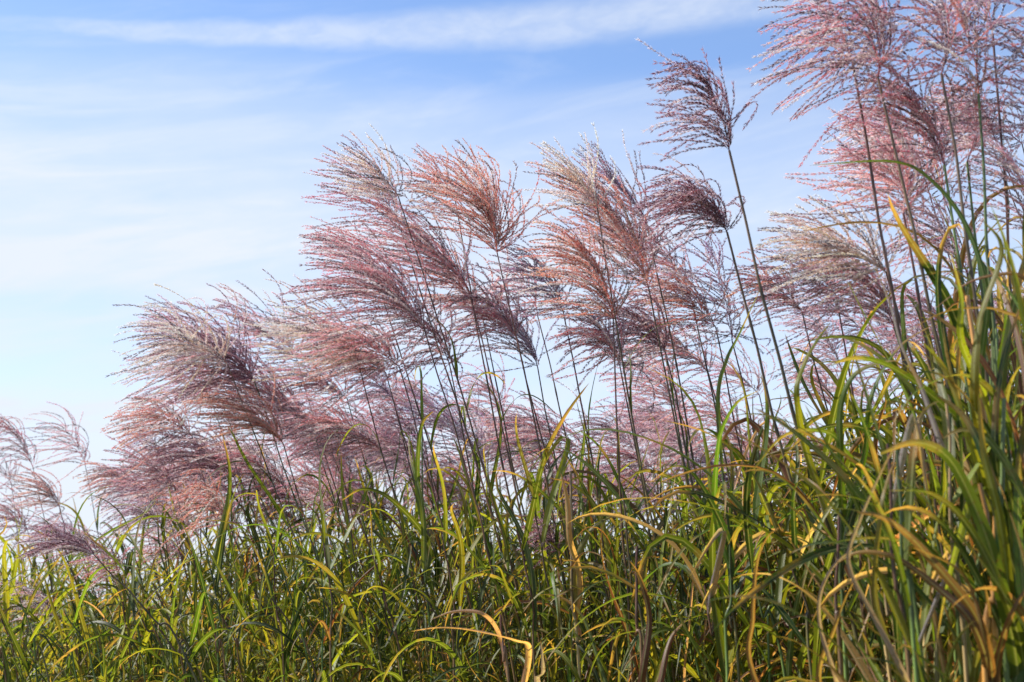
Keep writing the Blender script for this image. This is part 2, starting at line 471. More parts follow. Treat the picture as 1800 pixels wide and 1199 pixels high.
# ------------------------------------------------------------------ plumes
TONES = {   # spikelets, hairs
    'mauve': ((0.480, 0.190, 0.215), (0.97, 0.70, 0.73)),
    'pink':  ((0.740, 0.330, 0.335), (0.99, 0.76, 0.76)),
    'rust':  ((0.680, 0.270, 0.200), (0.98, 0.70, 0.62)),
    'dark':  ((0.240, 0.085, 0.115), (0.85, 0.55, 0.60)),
    'cream': ((0.950, 0.640, 0.520), (0.99, 0.90, 0.86)),  # cream puts the white sun highlights into the plume's colour
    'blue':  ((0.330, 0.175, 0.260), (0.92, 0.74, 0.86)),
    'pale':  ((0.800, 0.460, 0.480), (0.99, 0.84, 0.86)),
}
def plume_mesh(B, A, Lr, n, wind, droop, tone, seed, stray=0.08, sc=1.0, openness=1.0, spike=None, calm=False):
    """a panicle: short axis B->A with long flexible racemes, each set with spikelets and silky hairs"""
    r = np.random.default_rng(seed)
    ax_len = np.linalg.norm(A - B)
    keep = (wind, droop, openness)
    wind *= r.uniform(0.52, 1.3); droop *= r.uniform(0.5, 1.8); openness *= r.uniform(0.8, 1.4); Lr *= r.uniform(0.85, 1.18)
    if calm:
        wind, droop, openness = keep
    else:
        A = A + nrm(r.normal(size=3)) * ax_len * 0.24
    wy, wz, wob = r.normal() * 0.25, r.normal() * 0.14, r.uniform(0.07, 0.22)
    if calm:
        wob = 0.08
    mid = (A + B) / 2 + np.array([ax_len * 0.10, 0, ax_len * 0.06])
    tt = np.linspace(0, 1, 12)[:, None]
    AX = (1 - tt) ** 2 * B + 2 * tt * (1 - tt) * mid + tt ** 2 * A
    AT = nrm(np.gradient(AX, axis=0))
    sp_c, ha_c = np.array(TONES[tone][0]), np.array(TONES[tone][1])
    Vs, Qs, Ts, Cs = [], [], [], []
    off = 0
    def add(V, Q=None, T=None, C=None):
        nonlocal off
        Vs.append(V); Cs.append(C)
        if Q is not None: Qs.append(Q + off)
        if T is not None: Ts.append(T + off)
        off += len(V)
    v, q = tube(AX, np.linspace(0.0016, 0.0006, 12) * sc, 5)
    add(v, q, C=np.tile(sp_c * 0.7, (len(v), 1)))
    NP = 22
    s = np.linspace(0, 1, NP)[:, None]
    for i in range(n):
        u = (i + r.random()) / n
        u = u ** 1.15
        k = min(10.999, u * 11); j = int(k); f = k - j
        P0 = AX[j] * (1 - f) + AX[j + 1] * f
        T0 = AT[j]
        side = nrm(r.normal(size=3)); side = nrm(side - T0 * np.dot(side, T0))
        al = math.radians(r.uniform(14, 74) * openness * (1.15 - 0.5 * u))
        d0 = T0 * math.cos(al) + side * math.sin(al)
        ln = Lr * r.uniform(0.62, 1.08) * (1 - 0.32 * u)
        ws = wind * r.uniform(0.65, 1.35); gs = droop * r.uniform(0.5, 1.5)
        if r.random() < stray:
            ws *= r.uniform(0.0, 0.35); gs *= 0.4; ln *= 0.85
        if spike and i == n - 1:
            d0 = nrm(np.array([-0.82, 0.0, 0.58])); ws, gs, ln = 0.0, 0.0, spike
        w = np.array([-1.0, 0.10 + wy + r.normal() * 0.16, 0.05 + wz + r.normal() * 0.15])
        ph = r.uniform(0, 6.28, 3)
        D = d0[None] + w[None] * ws * 1.9 * s ** 1.05 + np.array([0, 0, -1.0])[None] * gs * 1.5 * s ** 2 + wob * np.sin(s * 5.5 + ph[None])
        D = nrm(D)
        P = np.vstack([P0, P0 + np.cumsum(D[:-1] * (ln / (NP - 1)), axis=0)])
        v, q = tube(P, np.linspace(0.00062, 0.0003, NP) * sc, 3)
        jit = r.uniform(0.55, 1.5) * (1 + r.normal(size=3) * 0.07)
        pick = r.random()
        if pick < 0.11 or (spike and i == n - 1):                       # silvery raceme, a white highlight put into its colour
            jit = np.array([0.95, 0.76, 0.72]) * r.uniform(0.8, 1.1) / sp_c
        elif pick < 0.34:                     # dark purple raceme
            jit = np.array([0.16, 0.060, 0.100]) * r.uniform(0.6, 1.3) / sp_c
        add(v, q, C=np.tile(np.clip(sp_c * jit * 0.9, 0, 1), (len(v), 1)))
        # spikelets in pairs along the raceme
        gap = 0.0078 * sc
        m_ = max(4, int(ln * 0.93 / gap))
        a = np.linspace(0.06, 0.995, m_) * (NP - 1)
        a = np.clip(a + r.uniform(-0.15, 0.15, m_), 0, NP - 1.001)
        jj = a.astype(int); ff = (a - jj)[:, None]
        C0 = P[jj] * (1 - ff) + P[jj + 1] * ff
        TT = D[jj]
        rs = r.normal(size=(m_, 3)); rs = nrm(rs - TT * np.sum(rs * TT, 1, keepdims=True))
        for sgn in (1, -1):
            ssz = r.uniform(0.65, 1.3, (m_, 1)) * sc
            dr = nrm(TT + rs * sgn * r.uniform(0.16, 0.42, (m_, 1)))
            sd1 = nrm(np.cross(dr, rs) + r.normal(size=(m_, 3)) * 0.3)
            sd2 = np.cross(dr, sd1)
            Ls = 0.0104 * ssz; Ws = 0.00100 * ssz
            st = C0 + rs * sgn * 0.0005
            tip = st + dr * Ls; md = st + dr * Ls * 0.42
            # diamond spikelet as a slim 4-sided body
            V = np.stack([st, md + sd1 * Ws, md + sd2 * Ws, md - sd1 * Ws, md - sd2 * Ws, tip], 1).reshape(-1, 3)
            b = (np.arange(m_) * 6)[:, None]
            T = np.concatenate([b + np.array([[0, 1, 2]]), b + np.array([[0, 2, 3]]), b + np.array([[0, 3, 4]]), b + np.array([[0, 4, 1]]),
                                b + np.array([[5, 2, 1]]), b + np.array([[5, 3, 2]]), b + np.array([[5, 4, 3]]), b + np.array([[5, 1, 4]])])
            cj = sp_c * jit * r.uniform(0.8, 1.2, (m_, 1)) * (0.78 + 0.55 * (a / (NP - 1))[:, None] ** 1.5)
            add(V, T=T, C=np.clip(np.repeat(cj, 6, axis=0), 0, 1))
            # silky hairs round the spikelet's foot
            for h in range(4):
                hd = nrm(dr + r.normal(size=(m_, 3)) * 0.34)
                hs = nrm(np.cross(hd, r.normal(size=(m_, 3))))
                hl = 0.0115 * ssz * r.uniform(0.7, 1.2, (m_, 1))
                hw = 0.00034 * sc
                V = np.stack([st - hs * hw, st + hs * hw, st + hd * hl], 1).reshape(-1, 3)
                T = np.arange(m_ * 3).reshape(-1, 3)
                add(V, T=T, C=np.clip(np.repeat(ha_c * r.uniform(0.8, 1.08, (m_, 1)), 3, axis=0), 0, 1))
    V = np.vstack(Vs); Q = np.vstack(Qs); T = np.vstack(Ts); C = np.vstack(Cs)
    return V, Q, T, C

# canopy line of the leaves (picture y) and nearest depth of the stand, along the picture's x
CX = [-300, 0, 300, 500, 800, 1100, 1300, 1450, 1600, 1700, 1800, 2100]
CY = [950, 935, 885, 845, 825, 820, 805, 765, 700, 590, 500, 480]
FX = [-300, 0, 500, 900, 1300, 1500, 1800, 2100]
FY = [5.0, 4.6, 4.1, 3.6, 3.1, 2.8, 2.5, 2.4]

def leaf_along(stem_pts, parent, origin, px, count, rnd, size=0.55, zlo=0.55, zhi=None, name="leaf"):
    """alternate blades at the nodes of a culm; each its own object"""
    z = stem_pts[:, 2]
    zhi = zhi if zhi else z[-1] - 0.1
    ang = rnd.uniform(0, math.pi)
    for i in range(count):
        zz = zlo + (zhi - zlo) * (i + rnd.uniform(0.1, 0.9)) / count
        p = np.array([np.interp(zz, z, stem_pts[:, a]) for a in range(3)])
        ang += math.pi + rnd.uniform(-0.5, 0.5)
        tone = str(pick_tone(px, rnd))
        sz = [0.75, 1.0, 1.25][int(rnd.integers(3))] * size * (0.66 if px < 1150 else 0.74)
        sz = round(sz * 20) / 20
        me = shelf(tone, int(rnd.integers(9)), sz)[0]
        o = link(name, me, parent, Vector(p - origin))
        o.rotation_euler = (rnd.uniform(-0.2, 0.2), rnd.uniform(-0.25, 0.15), ang)
        if tone in ('orange', 'brown', 'tan', 'grey') and i == 0:
            o["label"] = {'orange': 'dry orange leaf', 'brown': 'withered brown leaf', 'tan': 'dry straw coloured leaf', 'grey': 'withered grey leaf'}[tone]

def culm_curve(B, foot_px, Y, yb=1199.0):
    Q_ = at(foot_px, yb, Y)
    d = (Q_ - B)
    slope = d[:2] / max(0.2, abs(d[2]))
    foot = np.array([Q_[0] + slope[0] * Q_[2] * 0.55, Q_[1] + slope[1] * Q_[2] * 0.3, -0.02])
    mid = (Q_ + B) / 2 + np.array([0.018 * (1 if (int(foot_px) % 2) else -0.4), 0.0, 0.0])
    C = catmull([foot, Q_, mid, B], 70)
    rk = np.random.default_rng(int(abs(foot_px) * 7 + Y * 100))
    tt = np.linspace(0, 1, 12)
    for a in (0, 1):                      # small kinks at the nodes
        kk = rk.normal(size=12) * 0.0018; kk[0] = kk[-1] = 0
        C[:, a] += np.interp(np.linspace(0, 1, 70), tt, kk)
    return C, foot

G_PLUME = "plumed grass stalks of the stand"
# tone, base of plume (x, y), end of its axis (x, y), raceme length, racemes, x where the culm leaves the picture's foot, depth, wind, droop, label
P = [
 # ---- right, tallest
 ('mauve', 1543, 135, 1495, 5, 200, 62, 1745, 2.70, .95, .75, "large mauve plume bowing left at the very top, on the thickest dark culm"),
 ('pink', 1499, 112, 1420, 20, 140, 34, 1700, 2.85, .8, .8, "pink plume tangled under the large top plume, on a thinner culm left of it"),
 ('dark', 1282, 265, 1232, 125, 124, 46, 1520, 2.90, .85, .85, "lone open plume standing clear of the others against blue sky"),
 ('dark', 1278, 408, 1222, 335, 128, 64, 1490, 3.20, .9, 1.5, "dark hooked plume curling over to the left below the lone open plume"),
 ('pink', 1588, 375, 1545, 215, 150, 74, 1752, 2.95, .95, .55, "full pink fan of plume streaming left below the large top plume"),
 ('mauve', 1660, 290, 1605, 195, 125, 42, 1765, 2.80, .8, .6, "dark purple plume on the right of the full pink fan"),
 ('mauve', 1655, 130, 1630, -60, 150, 44, 1775, 2.60, .55, .4, "mauve plume rising out of the top of the picture right of the large one"),
 ('rust', 1720, 165, 1695, -30, 120, 34, 1800, 2.65, .5, .35, "upright reddish plume near the top right, second from the corner"),
 ('mauve', 1700, 285, 1680, 150, 120, 30, 1812, 2.95, .7, .5, "thin mauve plume half way up on the far right, under the upright reddish one"),
 ('blue', 1822, 60, 1800, -90, 160, 32, 1870, 2.50, .5, .4, "bluish plume in the top right corner, partly cut off"),
 ('mauve', 1822, 240, 1795, 110, 150, 34, 1880, 2.60, .7, .5, "mauve plume cut by the right edge below the bluish corner plume"),
 ('pale', 1815, 420, 1790, 290, 120, 30, 1860, 3.00, .7, .5, "pale plume cut by the right edge above the broad green leaves"),
 ('pale', 1745, 60, 1735, -90, 120, 28, 1840, 3.0, .6, .4, "pale thin plume at the top edge between the reddish and the corner plume"),
 ('cream', 1558, 478, 1440, 402, 150, 62, 1725, 3.05, .9, .65, "broad creamy plume arching left under the pink fan"),
 ('mauve', 1572, 575, 1490, 475, 130, 50, 1735, 3.15, .9, .8, "mauve plume drooping beneath the broad creamy plume"),
 ('dark', 1470, 520, 1400, 455, 110, 34, 1600, 3.5, .9, .7, "dark mauve plume showing under the left half of the creamy plume"),
 ('rust', 1410, 548, 1350, 485, 85, 36, 1555, 3.80, .9, .9, "deep red plume between the two long bare culms of the right middle"),
 ('blue', 1287, 600, 1243, 440, 110, 34, 1440, 3.90, .55, .45, "upright bluish plume just left of the two long bare culms"),
 ('mauve', 1700, 480, 1665, 385, 110, 34, 1795, 3.30, .8, .6, "mauve plume behind the green leaves, under the dark purple one"),
 ('pale', 1480, 655, 1440, 580, 95, 30, 1590, 4.30, .8, 1.2, "small pale plume nodding over a gap of sky on the right"),
 ('pink', 1460, 715, 1415, 650, 80, 24, 1560, 4.50, .9, .9, "small pink plume low on the right, under the nodding pale one"),
 ('pale', 1560, 735, 1500, 680, 95, 28, 1640, 5.00, .9, .8, "faint pale plume behind the arching leaves on the right"),
 ('mauve', 1655, 650, 1605, 570, 110, 32, 1740, 4.40, .9, .7, "mauve plume showing between leaves, left of the amber culm"),
 ('pale', 1425, 810, 1360, 765, 90, 26, 1500, 5.20, .9, .8, "pale plume low behind the feet of the two long bare culms"),
 ('pale', 1775, 600, 1740, 520, 100, 28, 1830, 4.4, .9, .7, "pale plume seen through the leaves at the right edge"),
 # ---- middle crown
 ('rust', 1140, 505, 1062, 345, 135, 74, 1290, 3.60, .72, .35, "biggest rust coloured plume in the centre of the middle crown"),
 ('blue', 1135, 385, 1085, 290, 95, 26, 1275, 3.90, .05, .05, "bluish plume with stiff racemes pointing straight up above the rust one"),
 ('rust', 1078, 560, 1005, 445, 120, 62, 1112, 3.50, .85, .6, "rust plume below the biggest one, on a nearly upright dark culm"),
 ('blue', 990, 548, 940, 455, 105, 38, 1085, 3.90, .9, .6, "blue grey plume at the left flank of the middle crown"),
 ('mauve', 1090, 645, 1015, 565, 115, 50, 1165, 3.80, .9, .8, "mauve plume at the underside of the middle crown"),
 ('rust', 1258, 575, 1190, 495, 100, 44, 1400, 3.95, .9, .8, "rusty plume at the right end of the middle crown"),
 ('pink', 1245, 655, 1175, 595, 105, 40, 1375, 4.15, .9, .8, "pink plume hanging below the rusty right end of the middle crown"),
 ('cream', 1050, 365, 1008, 305, 85, 30, 1200, 3.55, .6, .1, "whitish plume catching the sun at the upper left of the middle crown"),
 ('mauve', 1215, 525, 1150, 430, 105, 44, 1335, 4.00, .85, .6, "mauve plume between the rust crown and the dark hooked plume"),
 ('dark', 1170, 620, 1100, 550, 115, 40, 1265, 3.9, .9, .7, "dark plume deep in the middle crown, low right of the rust plumes"),
 ('pale', 1140, 450, 1090, 390, 110, 30, 1280, 4.3, .8, .3, "pale plume at the back of the middle crown, right of its stiff racemes"),
 # ---- left-middle crown
 ('rust', 874, 445, 800, 325, 120, 80, 1015, 3.90, .75, .55, "orange brown plume forming the dense right shoulder of the left middle crown"),
 ('mauve', 702, 395, 640, 320, 125, 40, 935, 4.00, 1.0, .25, "mauve plume streaming far left at the very top of the left middle crown"),
 ('cream', 700, 345, 640, 298, 110, 30, 945, 3.90, 1.0, -.05, "white tipped plume above the streaming mauve one"),
 ('rust', 800, 350, 745, 300, 85, 30, 960, 4.1, .8, .3, "small rust plume at the summit of the left middle crown"),
 ('pink', 822, 505, 745, 405, 120, 54, 965, 4.00, .9, .5, "pink plume in the heart of the left middle crown"),
 ('mauve', 745, 575, 640, 470, 165, 82, 905, 3.85, .95, .45, "long mauve plume combed left with separate dashed racemes over the sky"),
 ('pink', 655, 470, 600, 430, 105, 26, 900, 4.3, 1.0, .2, "thin pink plume along the top of the long combed mauve plume"),
 ('pink', 702, 645, 622, 570, 120, 52, 860, 4.20, .9, .6, "pink plume under the long combed mauve plume"),
 ('mauve', 908, 595, 850, 515, 115, 38, 1035, 4.10, .85, .6, "mauve plume at the right foot of the left middle crown"),
 ('rust', 850, 565, 800, 485, 110, 42, 990, 4.20, .9, .6, "rusty plume behind the heart of the left middle crown"),
 ('blue', 945, 645, 880, 575, 115, 36, 1060, 4.20, .9, .7, "bluish plume in the saddle between the two middle crowns"),
 ('pink', 945, 555, 905, 470, 85, 24, 1075, 4.4, .8, .5, "faint pink plume in the gap between the two middle crowns"),
 ('dark', 790, 640, 725, 575, 115, 40, 910, 4.1, .9, .7, "dark plume underneath the heart of the left middle crown"),
 # ---- left crown
 ('dark', 447, 670, 345, 592, 160, 84, 640, 4.60, .95, .5, "dark tipped plume sweeping left as the leftmost high plume of the left crown"),
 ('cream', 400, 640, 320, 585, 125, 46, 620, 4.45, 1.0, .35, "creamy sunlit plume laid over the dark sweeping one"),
 ('pink', 345, 600, 295, 550, 85, 24, 600, 5.0, 1.0, .15, "small pink plume at the left tip of the left crown"),
 ('pink', 520, 625, 445, 568, 105, 42, 700, 4.90, 1.0, .3, "rosy plume in the notch right of the dark sweeping plume"),
 ('cream', 628, 630, 525, 560, 125, 60, 790, 4.25, 1.0, .35, "bright cream plume, highest on the right half of the left crown"),
 ('rust', 678, 655, 600, 608, 95, 46, 830, 4.50, .95, .8, "brick red plume below the bright cream one"),
 ('mauve', 548, 745, 445, 675, 140, 60, 690, 4.70, .95, .6, "wide mauve plume across the middle of the left crown"),
 ('rust', 498, 780, 400, 725, 125, 52, 628, 4.50, .95, .7, "red brown plume along the lower edge of the left crown"),
 ('pink', 668, 790, 590, 735, 105, 54, 785, 4.50, .95, .8, "peach pink plume hanging at the lower right end of the left crown"),
 ('blue', 690, 700, 630, 655, 95, 34, 815, 4.9, .9, .8, "blue grey plume above the peach pink one"),
 ('rust', 337, 765, 272, 722, 95, 42, 470, 4.90, .95, .9, "reddish plume curling down at the left flank of the left crown"),
 ('mauve', 307, 855, 245, 800, 95, 40, 400, 5.00, .95, .8, "mauve plume below the reddish curling one at far left of the crown"),
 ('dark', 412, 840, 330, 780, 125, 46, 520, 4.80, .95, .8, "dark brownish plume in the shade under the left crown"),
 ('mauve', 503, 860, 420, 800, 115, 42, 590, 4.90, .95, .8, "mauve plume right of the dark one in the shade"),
 ('rust', 402, 920, 345, 878, 90, 34, 520, 4.60, .95, .9, "low red plume just above the leaves under the left crown"),
 ('blue', 282, 918, 238, 892, 72, 22, 330, 5.20, .9, 1.1, "small bluish nodding plume low on the left with a forked look"),
 ('pale', 370, 700, 300, 655, 115, 36, 560, 5.1, 1.0, .5, "pale plume at the back under the dark sweeping one"),
 ('mauve', 595, 800, 530, 760, 95, 32, 690, 5.40, .9, .8, "faint mauve plume low behind the culms of the left crown"),
 ('pink', 610, 700, 540, 640, 115, 40, 760, 4.8, .95, .6, "pink plume between the wide mauve and the brick red ones"),
 # ---- far left
 ('pink', 58, 822, 20, 735, 85, 26, 150, 7.00, .9, .9, "small pink plume farthest away at the left edge, tallest of its clump"),
 ('pink', 150, 818, 118, 752, 75, 24, 205, 7.20, .9, .9, "small pink plume alone between the far clump and the crown, second from left"),
 ('rust', 105, 892, 55, 852, 80, 30, 190, 6.30, .9, .9, "small brick red plume under the tall far pink one"),
 ('rust', 238, 862, 195, 828, 72, 30, 305, 6.00, .9, 1.0, "small reddish plume curling left beside the gap of sky"),
 ('mauve', 48, 930, 5, 892, 75, 28, 95, 6.40, .9, .9, "small mauve plume at the left edge just above the leaves"),
 ('pale', 20, 850, -18, 780, 80, 24, 70, 7.50, .9, .8, "pale plume half cut by the left edge"),
 ('blue', 120, 960, 75, 915, 75, 24, 160, 6.6, .9, .9, "small bluish plume just above the dark bent foreground plume"),
 ('dark', 168, 978, 115, 945, 92, 26, 345, 3.95, 1.1, 1.1, "dark bent plume in front at lower left on a slanting black culm"),
 ('mauve', 218, 1003, 165, 975, 80, 26, 300, 4.50, .95, .8, "dull mauve plume right behind the dark bent foreground one"),
 ('pale', 105, 1085, 55, 1045, 75, 22, 160, 5.20, .9, .8, "washed out plume sunk in the leaves at the lower left"),
 ('pink', 330, 985, 280, 940, 80, 24, 400, 5.6, .9, .9, "dim pink plume sunk among leaves under the low red plume"),
 # ---- lower middle
 ('mauve', 738, 745, 665, 695, 105, 36, 840, 5.20, .9, .8, "mauve plume low right of the peach pink one"),
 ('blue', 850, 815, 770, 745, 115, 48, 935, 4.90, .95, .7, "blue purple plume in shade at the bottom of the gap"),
 ('mauve', 1028, 795, 950, 745, 105, 48, 1105, 4.75, .9, .8, "grey mauve plume on the right of the blue purple one low in the middle"),
 ('blue', 968, 815, 900, 765, 100, 36, 1040, 5.10, .9, .8, "dim plume between the blue purple and grey mauve ones"),
 ('pink', 885, 725, 832, 680, 85, 26, 970, 5.60, .9, .7, "little pink plume seen far behind the culms below the saddle"),
 ('mauve', 1150, 825, 1080, 785, 100, 34, 1220, 5.00, .9, .8, "mauve plume low right of the open sky gap"),
 ('pink', 1310, 785, 1240, 725, 105, 38, 1390, 4.90, .9, .8, "pink plume low behind the left of the two long bare culms"),
 ('pale', 1240, 805, 1180, 760, 90, 30, 1320, 5.30, .9, .8, "faint pale plume low left of the pink one behind the culms"),
 ('pink', 1335, 695, 1285, 650, 85, 26, 1440, 5.00, .9, .7, "pale pink plume above a curved green leaf, right of the middle"),
 ('dark', 978, 968, 948, 928, 55, 26, 1005, 3.75, .7, .8, "small dark plume sunk in the green leaves at the bottom middle"),
 ('pink', 1195, 725, 1130, 665, 100, 36, 1290, 4.70, .9, .7, "pink plume under the middle crown, right of its upright dark culm"),
 ('pale', 1180, 880, 1120, 840, 80, 24, 1240, 5.6, .9, .8, "pale plume sunk low behind leaves right of the middle"),
 ('pink', 1330, 880, 1270, 830, 85, 24, 1390, 5.6, .9, .8, "dim pink plume low behind leaves below the two bare culms"),
 ('mauve', 640, 880, 585, 840, 80, 24, 700, 5.8, .9, .8, "mauve plume sunk behind leaves below the peach pink one"),
]
SHAPE = {(1282, 265): dict(openness=1.0, stray=0.22, spike=0.17, calm=True), (168, 978): dict(openness=0.45, stray=0.0, calm=True), (1278, 408): dict(openness=0.95, stray=0.05, calm=True),
         (447, 670): dict(calm=True), (745, 575): dict(calm=True), (1655, 130): dict(openness=1.2, stray=0.3), (1720, 165): dict(openness=1.2, stray=0.3),
         (1822, 60): dict(openness=1.2, stray=0.4), (1287, 600): dict(openness=1.3, stray=0.35), (1135, 385): dict(stray=0.6, openness=0.7),
         (1140, 505): dict(stray=0.2), (874, 445): dict(stray=0.16, openness=1.1)}
BACK = [  # region of the picture (x0, x1, y at x0, y at x1), how many, depth, label, group
 (270, 480, 880, 860, 13, 5.6, "dim plume in the back rows of the left crown, one of many alike", "back row plumes of the left crown"),
 (480, 760, 870, 840, 22, 5.9, "dim plume in the back rows below the left and left middle crowns", "back row plumes left of the middle"),
 (700, 1300, 835, 835, 26, 5.5, "dim plume in the back rows under the two middle crowns, one of many alike", "back row plumes of the middle"),
 (1130, 1500, 850, 850, 7, 5.6, "dim plume low behind the bare culms right of the middle, one of many alike", "back row plumes right of the middle"),
 (1500, 1840, 660, 600, 8, 4.8, "dim plume behind the leafy clump at the right, one of many alike", "back row plumes on the right"),
 (1560, 1840, 330, 300, 6, 3.9, "thin plume behind the tall ones at upper right, one of several alike", "back row plumes at the upper right"),
 (-30, 260, 1000, 1000, 3, 6.6, "small dim plume in the far clump at the left edge, one of several alike", "back row plumes at the left edge"),
]
rb = np.random.default_rng(31)
for (x0, x1, y0, y1, cnt, Y, label, grp) in BACK:
    for k in range(cnt):
        f = (k + rb.random()) / cnt
        bx = x0 + (x1 - x0) * f
        by = y0 + (y1 - y0) * f + rb.uniform(-75, 75)
        P.append((str(rb.choice(['mauve', 'pink', 'rust', 'blue', 'pale', 'dark'], p=[.27, .23, .15, .13, .12, .10])), bx, by, bx - rb.uniform(50, 80), by - rb.uniform(45, 85),
                  rb.uniform(70, 100) * 5.0 / Y, 30, bx + (1199 - by) * rb.uniform(0.22, 0.42), Y + rb.uniform(-.4, .5), .9, rb.uniform(.5, 1.0), label + "|" + grp))
for i, (tone, bx, by, tx, ty, Lp, n, fx, Y, wind, droop, label) in enumerate(P):
    G_PLUME, label = (label.split("|")[1], label.split("|")[0]) if "|" in label else ("plumed grass stalks of the stand", label)
    rnd = np.random.default_rng(100 + i)
    B = at(bx, by, Y)
    A = B + (at(tx, ty, Y + rnd.uniform(-0.04, 0.10)) - B) * 0.85
    Lr = Lp * Y / F * 1.42
    C, foot = culm_curve(B, fx, Y)
    t = root("plumed_grass", Vector(foot), label, "plumed grass", G_PLUME)
    t["kind"] = "thing"
    st_tone = ['olive', 'brown', 'olive', 'brown', 'green'][int(rnd.integers(5))]
    V, Q, c = stem_mesh(C, 0.0046 if Y > 3.3 else 0.0058, 0.0021 if Y > 3.3 else 0.0030, st_tone)
    link("culm", make_mesh("culm", V - foot, Q, [], STEM, c), t)
    V, Q, T, c = plume_mesh(B, A, Lr, int(n * (1.75 if Y > 3.2 else 1.5)), wind, droop, tone, 500 + i, sc=1.0 if Y < 5.5 else 1.15,
                           **SHAPE.get((bx, by), {}))
    link("plume", make_mesh("plume", V - foot, Q, T, PLUME, c), t)
    cy = interp(fx, CX, CY)
    zc = at(fx, cy + 60, Y)[2] - 0.06
    leaf_along(C, t, foot, fx, 6, rnd, size=0.5, zlo=0.7, zhi=min(zc, B[2] - 0.25))
    # a narrow flag leaf or two, high on the bare culm
    for k in range(int(rnd.integers(0, 3))):
        zz = zc + (B[2] - zc) * rnd.uniform(0.05, 0.5)
        p = np.array([np.interp(zz, C[:, 2], C[:, a]) for a in range(3)])
        me = shelf(str(rnd.choice(['green', 'deep', 'lime'])), int(rnd.integers(9)), 0.25)[0]
        o = link("leaf", me, t, Vector(p - foot))
        o.rotation_euler = (0, -0.35, rnd.uniform(0, 6.28))

